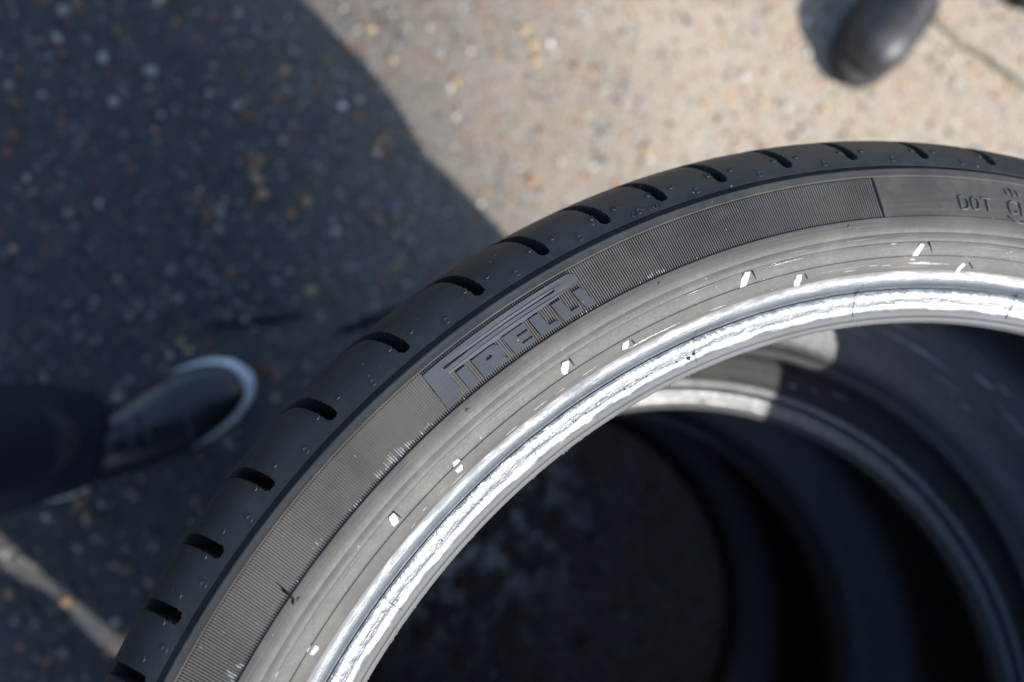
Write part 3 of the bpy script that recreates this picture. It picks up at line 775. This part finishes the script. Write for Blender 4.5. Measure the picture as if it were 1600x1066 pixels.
def build_shoe(parent, loc, rz, L, mats, boot=False, flip=1, toe_h=0.058):
    upper_m, sole_m = mats[:2]
    root = empty('shoe', loc, rz); root.parent = parent
    plan = foot_plan(L); ctr = (L * .5, 0)
    def ring(scale, z, lift=0.0):
        out = []
        for x, y in plan:
            k = max(0, x / L - .8) / .2
            out.append((ctr[0] + (x - ctr[0]) * (scale + (1 - scale) * .45), flip * y * scale, z + lift * k * k))
        return out
    loft('sole', [ring(.965, 0.001, .010), ring(1.0, .005, .009), ring(1.015, .014, .008), ring(1.015, .022, .006), ring(.99, .028, .006), ring(.88, .030, .006)], sole_m, root, sharp=55)
    # upper: cross sections from heel to toe
    secs = []; n = 28
    prof = ([(0.0, .30, .070), (.035, .84, .086), (.10, .97, .094), (.20, 1.04, .098), (.30, 1.14, .098), (.40, 1.22, .092), (.50, 1.22, .083), (.60, 1.17, .073), (.70, 1.09, .067), (.80, 1.01, .063), (.88, .96, .058), (.94, .90, .052), (.98, .74, .046), (.995, .35, .037)] if not boot else
            [(0.0, .30, .10), (.035, .86, .125), (.10, 1.0, .135), (.20, 1.0, .138), (.30, .98, .135), (.38, .96, .122), (.47, .97, .112), (.56, 1.0, .102), (.66, 1.03, .096), (.76, 1.06, .094), (.85, 1.06, .090), (.92, 1.02, .083), (.97, .86, .072), (.995, .46, .056)])
    pl = np.array(foot_plan(L, 160)); half = len(pl) // 2
    for fx, ws, h in prof:
        x = (.015 + fx * .945) * L
        yl = np.interp(x, pl[:half + 1, 0], pl[:half + 1, 1]); yr = np.interp(x, pl[half:, 0][::-1], pl[half:, 1][::-1])
        if fx < .01 or fx > .99: yl, yr = max(yl, .012), min(yr, -.012)
        sec = []
        for j in range(n):
            a = 2 * math.pi * j / n; c, s = math.cos(a), math.sin(a)
            y = (yl if c > 0 else -yr) * ws * math.copysign(abs(c) ** .75, c)
            z = .028 + (h - .028) * (abs(s) ** (.72 if not boot else .62)) if s > 0 else .028
            narrow = 1 - .38 * max(0, s) ** 2 * (1 if fx < .62 else max(0, 1 - (fx - .62) / .25)) * (1 if fx > .12 else 0.6)
            sec.append((x, flip * y * narrow * .93, z))
        secs.append(sec)
    up = loft('upper', secs, upper_m, root)
    sb = up.modifiers.new('subd', 'SUBSURF'); sb.levels = 2; sb.render_levels = 2
    # toe cap seam and side stitching as raised bands
    def band(name, fx, w, mat, lift=.0016, a0=.12, a1=.88):
        V, F = [], []; m = 22
        for i in range(m + 1):
            s = math.pi * (a0 + (a1 - a0) * i / m); c, sn = math.cos(s), math.sin(s)
            for du, dl in ((-w, -.001), (-w * .6, lift), (w * .6, lift), (w, -.001)):
                f = fx + du / L - .05 * (1 - sn)
                h = float(np.interp(f, [p[0] for p in prof], [p[2] for p in prof])); ws = float(np.interp(f, [p[0] for p in prof], [p[1] for p in prof]))
                yl = np.interp(f * L, pl[:half + 1, 0], pl[:half + 1, 1]); yr = np.interp(f * L, pl[half:, 0][::-1], pl[half:, 1][::-1])
                y = (yl if c > 0 else -yr) * ws * math.copysign(abs(c) ** .75, c)
                z = .028 + (h - .028) * (abs(sn) ** (.72 if not boot else .62))
                narrow = 1 - .38 * sn ** 2 * (1 if f < .62 else max(0, 1 - (f - .62) / .25)) * (1 if f > .12 else 0.6)
                k = 1 + dl / .05
                V.append(((.015 + f * .945) * L, flip * y * narrow * k * .93, .028 + (z - .028) * (1 + dl / max(.02, z - .028))))
        for i in range(m):
            for k in range(3): F.append((i * 4 + k, i * 4 + k + 1, i * 4 + 5 + k, i * 4 + 4 + k))
        mesh_obj(name, V, F, mat, root)
    band('toe_seam', .73, .0022, mats[2])
    for fx in (.36, .43, .50, .57): band('lace', fx, .0028, M_lace, .0035, .36, .64)
    if boot:
        for fx in (.60, .64, .69): band('crease', fx, .0035, mats[0], .0028, .18, .82)
    if not boot:
        band('strap', .30, .0055, mats[2], .004, .08, .92); band('strap', .24, .0045, mats[2], .004, .08, .92)
    return root

def tube(path, rad, n=36, seed=0, wrinkle=0.006, squash=1.0):
    """sections along a path of (x, y, z), radii interpolated, cloth folds added"""
    q = random.Random(seed); ph = [q.uniform(0, 6.28) for _ in range(6)]
    secs = []; m = len(path)
    for i in range(m):
        p = Vector(path[i]); r = rad[i]; sec = []
        for j in range(n):
            a = 2 * math.pi * j / n
            w = wrinkle * (math.sin(3 * a + ph[0] + 26 * p.z) * .5 + math.sin(2 * a + ph[1] - 41 * p.z) * .6 + math.sin(5 * a + ph[2] + 63 * p.z) * .35)
            fold = wrinkle * .9 * math.sin(95 * p.z + 2.2 * math.sin(a + ph[3]) + ph[4]) * max(0, 1 - p.z / .4)
            rr = r + w + fold
            sec.append((p.x + rr * math.cos(a), p.y + rr * squash * math.sin(a), p.z + .006 * math.sin(a * 2 + ph[5]) * max(0, 1 - (p.z - .08) / .1)))
        secs.append(sec)
    return secs

def build_trousers(parent, feet, hip, mat, hem_r, seed):
    V, F = [], []
    def add(secs, cap0, cap1):
        n = len(secs[0]); o = len(V)
        for s in secs: V.extend(s)
        for i in range(len(secs) - 1):
            for j in range(n):
                k = (j + 1) % n; F.append((o + i * n + j, o + i * n + k, o + (i + 1) * n + k, o + (i + 1) * n + j))
        if cap0: F.append(tuple(o + j for j in reversed(range(n))))
        if cap1: F.append(tuple(o + (len(secs) - 1) * n + j for j in range(n)))
    for fi, (fx, fy, lean) in enumerate(feet):
        path, rad = [], []
        hx, hy = hip[0] + (fx - hip[0]) * .35, hip[1] + (fy - hip[1]) * .35
        z0 = .085
        for z, r in ((z0 + .03, hem_r - .010), (z0 + .004, hem_r - .008), (z0, hem_r - .003)): path.append((fx, fy, z)); rad.append(r)
        for i in range(46):
            t = i / 45; z = z0 + .004 + (.86 - z0) * t
            u = max(0.0, (t - .5) / .5); k = u * u * (3 - 2 * u); v = min(1.0, t / .5)
            path.append((fx + lean[0] * v + (hx - fx - lean[0]) * k, fy + lean[1] * v + (hy - fy - lean[1]) * k, z))
            rad.append(hem_r + (.008 if t < .45 else .008 + (t - .45) * .045) + .004 * math.sin(9 * t))
        add(tube(path, rad, seed=seed + fi), False, True)
    hp = [(hip[0], hip[1], .78 + .026 * i) for i in range(9)]
    dx, dy = feet[0][0] - feet[1][0], feet[0][1] - feet[1][1]; ang = math.atan2(dy, dx)
    secs = tube(hp, [.10, .135, .155, .163, .165, .163, .160, .156, .152], seed=seed + 9, wrinkle=.003, squash=.72)
    out = []
    for s, p in zip(secs, hp):
        out.append([(p[0] + (x - p[0]) * math.cos(ang) - (y - p[1]) * math.sin(ang), p[1] + (x - p[0]) * math.sin(ang) + (y - p[1]) * math.cos(ang), z) for x, y, z in s])
    add(out, True, True)
    ob = mesh_obj('trousers', V, F, mat, parent)
    bm = bmesh.new(); bm.from_mesh(ob.data); bmesh.ops.recalc_face_normals(bm, faces=bm.faces); bm.to_mesh(ob.data); bm.free()
    return ob

def build_sock(parent, fx, fy, r, mat):
    secs = [[(fx + rr * math.cos(2 * math.pi * j / 20), fy + rr * math.sin(2 * math.pi * j / 20), z) for j in range(20)] for z, rr in ((.05, r), (.085, r * .95), (.12, r * .9), (.18, r))]
    loft('sock', secs, mat, parent)

def person(label, base, shoes, feet, hip, mats, cloth_m, hem, seed, boot, L):
    p = empty('person', (base[0], base[1], 0)); tag(p, label, 'person')
    shoes = [(*gp(x, y), a, f) for x, y, a, f in shoes]; feet = [(*gp(x, y), l) for x, y, l in feet]
    for (hx, hy, a, fl) in shoes: build_shoe(p, (hx - base[0], hy - base[1], 0), R(a), L, mats, boot, fl)
    fr = [(x - base[0], y - base[1], l) for x, y, l in feet]
    build_trousers(p, fr, (hip[0] - base[0], hip[1] - base[1]), cloth_m, hem, seed)
    for x, y, l in fr: build_sock(p, x, y, .038, M_sock)
    return p

person('person in dark trousers and black shoes with white soles, beside the tyre stack', (-0.46, -0.03),
       [(-0.548, 0.131, 26.0, 1), (-0.415, -0.255, 20.0, -1)],
       [(-0.497, 0.182, (-0.15, 0.0)), (-0.357, -0.232, (0.0, -0.01))], (-0.60, -0.05), (M_black_leather, M_white_sole, M_strap), M_denim, 0.047, 11, False, 0.269)
person('person in scuffed dark grey boots standing in the sun on pale concrete', (0.76, 0.90),
       [(0.624, 0.862, 231.0, 1), (0.920, 0.985, 229.0, -1)],
       [(0.581, 0.810, (0.01, 0.01)), (0.885, 0.936, (0.0, 0.0))], (0.79, 0.95), (M_dust_leather, M_black_sole, M_dust_leather), M_workcloth, 0.060, 31, True, 0.300)
